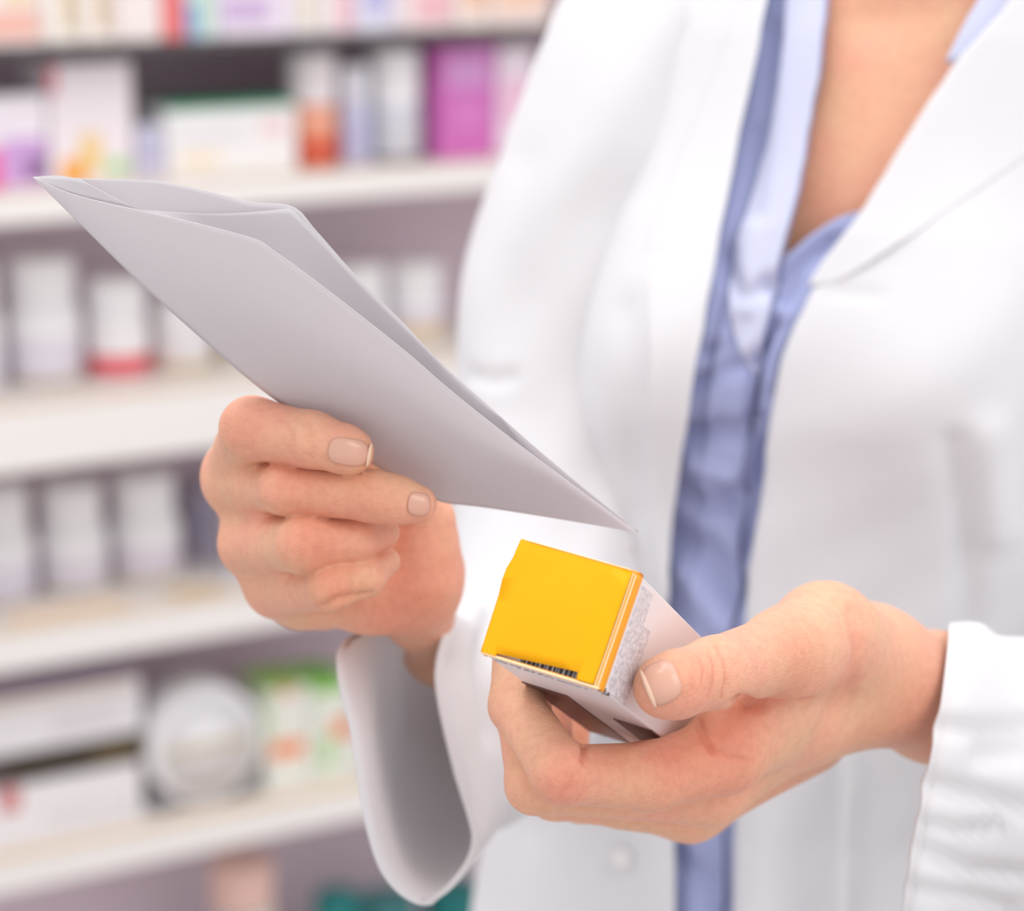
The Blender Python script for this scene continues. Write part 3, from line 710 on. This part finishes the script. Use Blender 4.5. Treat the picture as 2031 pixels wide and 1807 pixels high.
# ------------------------------------------------------------------ sleeves
def loft(name, loops, N, M, m, thick, folds=(), rough=.0008, side_c=None):
    L = [catmull(l, N, True) for l in loops]; L = np.array(L)              # K,N,3
    K = len(L); out = np.stack([catmull(L[:, i], M) for i in range(N)], 1)  # M,N,3
    V = out.reshape(-1, 3)
    Fq = np.array([(j*N+i, j*N+(i+1) % N, (j+1)*N+(i+1) % N, (j+1)*N+i) for j in range(M-1) for i in range(N)])
    Nn = vnormals(V, Fq); cen = np.repeat(out.mean(1), N, 0)
    s = np.sign(((V-cen)*Nn).sum(1).mean()); Nn *= s
    if s < 0: Fq = Fq[:, ::-1]
    bv = bvh_of(V.tolist(), Fq.tolist())
    V = apply_folds(V, Nn, folds, bv)
    x, y, z = V.T
    fade = np.repeat(np.clip(np.linspace(0, 4, M), 0, 1), N)
    V = V + Nn*(fade*rough*(np.sin(x*70+z*40)*np.sin(y*50-z*33)+.7*np.sin(x*150-z*110+y*40)))[:, None]
    o = mesh_obj(name, V.tolist(), Fq.tolist(), m, None); solidify(o, thick, -1)
    return put(o, coat)
def ring(px, py, d, ru, rv, u, v=(1, 0, 0), n=12):
    c = P(px, py, d); u = Vector(u).normalized(); v = Vector(v).normalized()
    return [tuple(c + u*ru*math.cos(2*math.pi*i/n) + v*rv*math.sin(2*math.pi*i/n)) for i in range(n)]
rimA = [tuple(P(*p)) for p in [(820, 1225, .925), (882, 1232, .905), (868, 1350, .89), (903, 1520, .893), (942, 1660, .895), (905, 1745, .888), (836, 1792, .88), (765, 1745, .872), (725, 1640, .868), (697, 1470, .868), (668, 1310, .875), (735, 1250, .905)]]
rimA2 = [tuple(Vector(p) + cv((.004, .001, .012))) for p in rimA]
loopsA = [rimA, rimA2, ring(915, 1450, .965, .047, .027, (0, .1, 1)), ring(990, 1395, 1.03, .045, .036, (-.1, .1, 1)), ring(1062, 1330, 1.09, .048, .042, (-.1, -.6, .8), (1, 0, .1)),
          ring(1088, 1130, 1.12, .044, .046, (0, -1, .2)), ring(1100, 900, 1.13, .042, .046, (0, -1, 0)), ring(1108, 650, 1.13, .042, .047, (0, -1, 0)), ring(1154, 430, 1.125, .044, .048, (0, -1, 0)), ring(1232, 250, 1.12, .048, .050, (0, -1, 0)),
          ring(1312, 20, 1.12, .050, .050, (0, -1, .2), (1, 0, .1)), ring(1370, -210, 1.13, .045, .045, (0, -1, .4), (.9, 0, .3))]
loft('sleeve', loopsA, 96, 190, COATM, .0013, [([(985, 1200), (960, 1330), (975, 1450)], .006, -.006), ([(930, 742), (975, 755), (1010, 748)], .003, -.0025), ([(1040, 330), (1015, 520), (1000, 800)], .014, -.003), ([(905, 1330), (940, 1480), (955, 1600)], .007, -.004)])
rimB = [tuple(P(*p)) for p in [(1884, 1236, .895), (1888, 1300, .93), (1888, 1480, .95), (1872, 1700, .945), (1845, 1850, .93), (1800, 1915, .90), (1782, 1870, .87), (1798, 1765, .853), (1822, 1630, .847), (1845, 1510, .845), (1866, 1400, .848), (1879, 1290, .862)]]
# same start and turning sense as ring(): top, then right (away), bottom, left (near)
rimB2 = [tuple(Vector(p) + cv((.012, 0, .003))) for p in rimB]
vB = cv((.45, 0, .9)); 
loopsB = [rimB, rimB2, ring(2000, 1560, .928, .058, .054, (0, 0, 1), cv((-.2, 0, .97))), ring(2180, 1500, .985, .056, .056, (.1, 0, 1), cv((-.5, 0, .85))), ring(2430, 1420, 1.055, .055, .056, (-.3, -.2, 1), cv((-.3, 0, .95))), ring(2580, 1150, 1.11, .05, .055, (-.7, -.6, .2), vB),
          ring(2600, 800, 1.13, .05, .05, (-.5, -.8, 0), vB), ring(2570, 350, 1.14, .05, .05, (-.5, -.8, 0), vB), ring(2470, 80, 1.15, .05, .05, (-.5, -.6, .4), vB), ring(2330, -60, 1.16, .045, .045, (-.5, -.6, .8), vB)]
loft('sleeve', loopsB, 96, 170, COATM, .0013, [([(1850, 1440), (1950, 1452), (2060, 1440)], .004, -.003), ([(1850, 1560), (1940, 1580), (2050, 1610)], .004, -.004), ([(1835, 1640), (1900, 1650), (1990, 1640)], .003, -.003), ([(1830, 1690), (1930, 1730), (2050, 1740)], .004, -.004), ([(1815, 1770), (1900, 1780), (2000, 1800)], .004, -.003), ([(1950, 1500), (2031, 1490)], .005, -.004)])

# ------------------------------------------------------------------ envelope
env = empty('envelope', P(700, 700, .785), 'white paper envelope gaping open at its end, pinched between fingers and thumb', 'envelope')
EINV = Matrix.Translation(-P(700, 700, .785))
def eput(o, parent=None):
    o.parent = parent or env; o.matrix_parent_inverse = EINV; return o
def panel(name, A, B, n=60, t=26, bulge=0.0, parent=None):
    a = polyresample(catmull(A, 200), n); b = polyresample(catmull(B, 200), n)
    V = []
    for i in range(n):
        for j in range(t):
            s = j/(t-1); p = a[i]*(1-s)+b[i]*s; w = math.sin(math.pi*i/(n-1))*math.sin(math.pi*s)
            V.append(tuple(P(p[0], p[1], p[2]+bulge*w)))
    o = mesh_obj(name, V, grid_faces(n, t), PAPER, None); solidify(o, .00022, 0)
    return eput(o, parent)
bot = [(65, 351, .776), (175, 460, .779), (265, 549, .783), (373, 648, .790), (529, 781, .805), (700, 896, .815), (830, 975, .822), (880, 997, .822), (907, 1000, .822), (980, 1009, .819), (1120, 1031, .811), (1264, 1056, .800)]
top = [(65, 351, .776), (137, 383, .770), (217, 404, .764), (276, 417, .760), (394, 444, .754), (498, 472, .749), (529, 487, .748), (662, 585, .752), (803, 696, .762), (898, 778, .770), (1040, 890, .782), (1264, 1056, .800)]
near = panel('front_panel', bot, top, 70, 26, .003)
bot2 = [(x+1, y, d+.0012) for x, y, d in bot]
far = [(65, 351, .7775), (114, 348, .778), (158, 354, .778), (276, 357, .781), (335, 362, .782), (448, 388, .781), (501, 402, .780), (581, 410, .779), (629, 460, .779), (709, 550, .781), (803, 644, .784), (860, 706, .786), (960, 797, .790), (1100, 920, .790), (1266, 1055, .802)]
panel('back_panel', bot2, far, 90, 30, .006)
# folded-in flap at the left and gusset along the long side
fl_out = [(66, 351, .7768), (114, 349.5, .777), (158, 355, .777)]
fl_in = [(66, 351, .7765), (150, 386, .778), (272, 415, .7803)]
panel('folded_flap', fl_out, fl_in, 20, 6)
gs_a = [(276, 416, .7803), (350, 421, .7828), (433, 424, .7818), (520, 419, .779), (576, 413, .7782), (580, 416, .7782), (640, 477, .7788), (709, 553, .7802), (803, 647, .783), (960, 800, .789), (1262, 1054, .8012)]
gs_b = [(290, 424, .7806), (394, 450, .784), (470, 470, .7835), (540, 500, .7835), (600, 560, .785), (690, 625, .7873), (803, 715, .791), (960, 845, .795), (1262, 1056, .801)]
panel('side_gusset', gs_a, gs_b, 60, 10)
hem_a = [(80, 363, .7755), (175, 458, .7785), (265, 547, .7825), (373, 646, .7895), (529, 779, .8015)]
hem_b = [(100, 367, .7742), (215, 461, .7762), (310, 550, .7805), (415, 648, .788), (566, 779, .7995)]

# ------------------------------------------------------------------ yellow medicine box
BM = Matrix(((0, 0, 0, 0),)*4)
ex, ey, ez = cv(BX), -cv(BY), cv(BA)         # local x right, y up, z away
org = CAM + cv(BO)
M4 = Matrix(((ex.x, ey.x, ez.x, org.x), (ex.y, ey.y, ez.y, org.y), (ex.z, ey.z, ez.z, org.z), (0, 0, 0, 1)))
if M4.to_3x3().determinant() < 0:            # keep a proper rotation: flip z to point at the viewer
    M4 = Matrix(((ex.x, ey.x, -ez.x, org.x), (ex.y, ey.y, -ez.y, org.y), (ex.z, ey.z, -ez.z, org.z), (0, 0, 0, 1)))
    ZS = -1
else: ZS = 1
mb = empty('medicine_box', org, 'small white carton with bright yellow end flap held in the lower hand', 'box')
mb.matrix_world = M4
hw, hh = BW/2, BH/2
WC = mat('carton_white', (236, 230, 232), .42, .02, 200, .05, 900)
YL = mat('carton_yellow', (251, 175, 0), .45, .03, 120, .04, 900, .2)
OR = mat('carton_orange', (250, 166, 28), .4, .03, 120)
CR = mat('raw_card_edge', (255, 224, 176), .6, .04, 300)
INK = mat('black_print', (54, 46, 52), .5, .05, 300)
def zb(a, b): return (a*ZS, b*ZS) if ZS > 0 else (b*ZS, a*ZS)
def bx(name, x0, x1, y0, y1, z0, z1, m, bev=.0003, parent=None, seg=2):
    a, b = zb(z0, z1); return bm_obj(name, box_bm(x0, x1, y0, y1, a, b, bev, seg), m, parent or mb)
# carton walls, hollow at the near end
t = .0006
body_ = bx('carton_body', -hw+.0004, hw-.0004, -hh+.0004, hh-.0004, .0036, BL, WC, .0006)
# coloured band around the near end (four thin walls)
bx('coloured_band', hw-.0010, hw, -hh, hh, .0005, .0040, OR, .0002)
bx('coloured_band', -hw, -hw+.0010, -hh, hh, .0005, .0040, OR, .0002)
bx('coloured_band', -hw, hw, hh-.0010, hh, .0005, .0040, OR, .0002)
bx('coloured_band', -hw, hw, -hh, -hh+.0010, .0002, .0022, OR, .0002)
bx('card_edge', -hw+.0004, hw-.0004, -hh-.0001, -hh+.0006, -.0004, .0003, CR, .0001)
# inner dust flap with barcode, seen in the gap under the yellow flap
inner = bx('inner_flap', -hw+.0011, hw-.0011, -hh+.0007, -hh+.006, .0012, .0016, WC, .0001)
xx = -hw*.36
rb = random.Random(3)
for k in range(15):
    w_ = rb.choice((.0004, .0007, .0011)); bx('barcode_bar', xx, xx+w_, -hh+.0008, -hh+.0052, .0009, .0012, INK, 0, inner); xx += w_+rb.choice((.0004, .0006))
# yellow end flap: outline with a bulging left side, a notch at the bottom, thickness
out = [(-hw+.0002, hh-.0006), (-hw+.0010, hh-.0001), (hw-.0032, hh-.0002), (hw-.0022, hh-.0010), (hw-.0022, -hh+.0010), (hw-.0030, -hh+.0008), (hw-.0078, -hh+.0008), (hw-.0080, -hh+.0030),
       (-hw+.0052, -hh+.0012), (-hw+.0051, -hh+.0004), (-hw+.0001, -hh+.0004), (-hw-.0006, 0), (-hw-.0012, hh*.25), (-hw-.0011, hh*.45), (-hw-.0001, hh*.66)]
bm = bmesh.new(); vs = [bm.verts.new((x, y, 0)) for x, y in out]; f = bm.faces.new(vs)
bmesh.ops.triangulate(bm, faces=[f]); bmesh.ops.subdivide_edges(bm, edges=bm.edges[:], cuts=5, use_grid_fill=True)
for v in bm.verts:
    x, y = v.co.x/hw, v.co.y/hh
    bow = .0010*(1-x*x)*(1-y*y) + .0009*math.exp(-((x+.82)/.16)**2-((y-.72)/.25)**2) - .0007*math.exp(-((x+.62)/.14)**2-((y-.62)/.3)**2)
    v.co.z = -ZS*(.0004+bow)
flap = bm_obj('end_flap', bm, YL, mb, True); solidify(flap, .0004, 0); flap['label'] = 'bright yellow tuck flap'
# folded card edges down the right side of the flap
bx('card_edge', hw-.0021, hw-.0017, -hh+.0006, hh-.0008, -.0005, .0006, CR, .00015)
bx('fold_strip', hw-.0017, hw-.0011, -hh+.0004, hh-.0010, -.0001, .0008, OR, .0001)
bx('card_edge', hw-.0011, hw-.0008, -hh+.0003, hh-.0012, -.0005, .0005, CR, .0001)
bx('card_edge', -hw+.0012, hw-.0030, hh-.00045, hh-.0001, -.0009, .0005, CR, .0001)
# small print on the right face, text lines on the lower face, register marks
def print_mat():
    m = bpy.data.materials.new('fine_print'); m.use_nodes = True; N = m.node_tree.nodes; L = m.node_tree.links; b = N['Principled BSDF']
    tc = N.new('ShaderNodeTexCoord'); mp = N.new('ShaderNodeMapping'); mp.inputs['Scale'].default_value = (1, 620, 420)
    nz = N.new('ShaderNodeTexNoise'); nz.inputs['Scale'].default_value = 1.0; nz.inputs['Detail'].default_value = 3; nz.inputs['Roughness'].default_value = .7
    r = N.new('ShaderNodeValToRGB'); r.color_ramp.elements[0].position = .42; r.color_ramp.elements[1].position = .58
    r.color_ramp.elements[0].color = lin((200, 195, 201)); r.color_ramp.elements[1].color = lin((232, 226, 230))
    L.new(tc.outputs['Object'], mp.inputs['Vector']); L.new(mp.outputs[0], nz.inputs['Vector']); L.new(nz.outputs['Fac'], r.inputs['Fac']); L.new(r.outputs['Color'], b.inputs['Base Color'])
    b.inputs['Roughness'].default_value = .45
    return m
FP = print_mat()
bx('fine_print', hw-.0004, hw+.00005, -hh*.94, hh*.86, .0068, .0185, FP, 0)
bx('fine_print', hw-.0004, hw+.00005, -hh*.94, hh*.35, .0190, .0275, FP, 0)
rb = random.Random(11)
for row, (zz0, x0_, x1_) in enumerate(((.0075, -hw*.9, hw*.05), (.0095, -hw*.55, hw*.62))):
    x_ = x0_
    while x_ < x1_:
        w_ = rb.uniform(.0006, .0013); hgt = rb.choice((.0009, .0013))
        bx('text_mark', x_, x_+w_, -hh+.0002, -hh+.00045, zz0, zz0+hgt, mat('grey_print', (168, 158, 166), .5), 0); x_ += w_+rb.choice((.0004, .0005, .0012))
for z_ in (.0052, .0092):
    bx('register_mark', hw-.0024, hw+.0001, -hh+.0002, -hh+.0005, z_, z_+.0006, INK, 0)
    bx('register_mark', hw-.0005, hw-.0002, -hh+.0003, -hh+.0016, z_, z_+.0006, INK, 0)
BR = mat('dark_brown', (112, 80, 78), .4, .05, 200)  # flat dark brown panels on the far part of the lower face
bx('brown_panel', -hw*.98, -hw*.18, -hh+.0001, -hh+.00042, .040, BL-.001, BR, 0)
bx('brown_panel', hw*.30, hw*.98, -hh+.0001, -hh+.00042, .062, BL-.001, BR, 0)

# repeats on the shelves share a group
for o in bpy.data.objects:
    lb = o.get('label', '')
    if o.parent or not lb: continue
    k = o.name.split('.')[0]
    if k == 'medicine_box' and 'top shelf' in lb: o['group'] = 'boxes along the top shelf'
    elif k == 'medicine_box' and 'second shelf' in lb: o['group'] = 'boxes on the second shelf'
    elif k == 'medicine_box' and ('two long white' in lb or 'stack' in lb): o['group'] = 'stacked long boxes on the fifth shelf'
    elif k == 'medicine_box' and 'green top' in lb and 'fifth' in lb or 'beside the cuff' in lb: o['group'] = 'green topped boxes on the fifth shelf'
    elif k in ('pill_bottle', 'supplement_jar'):
        z = o.location.z
        if abs(z-ztop[1]) < .02: o['group'] = 'bottles and jars on the second shelf'
        elif abs(z-ztop[2]) < .02: o['group'] = 'white bottles on the third shelf'
        elif abs(z-ztop[3]) < .02: o['group'] = 'white bottles on the fourth shelf'
        else: o['group'] = 'teal jars on the lowest shelf'
    elif k == 'shelf_ticket': o['group'] = 'tickets on the fourth shelf'
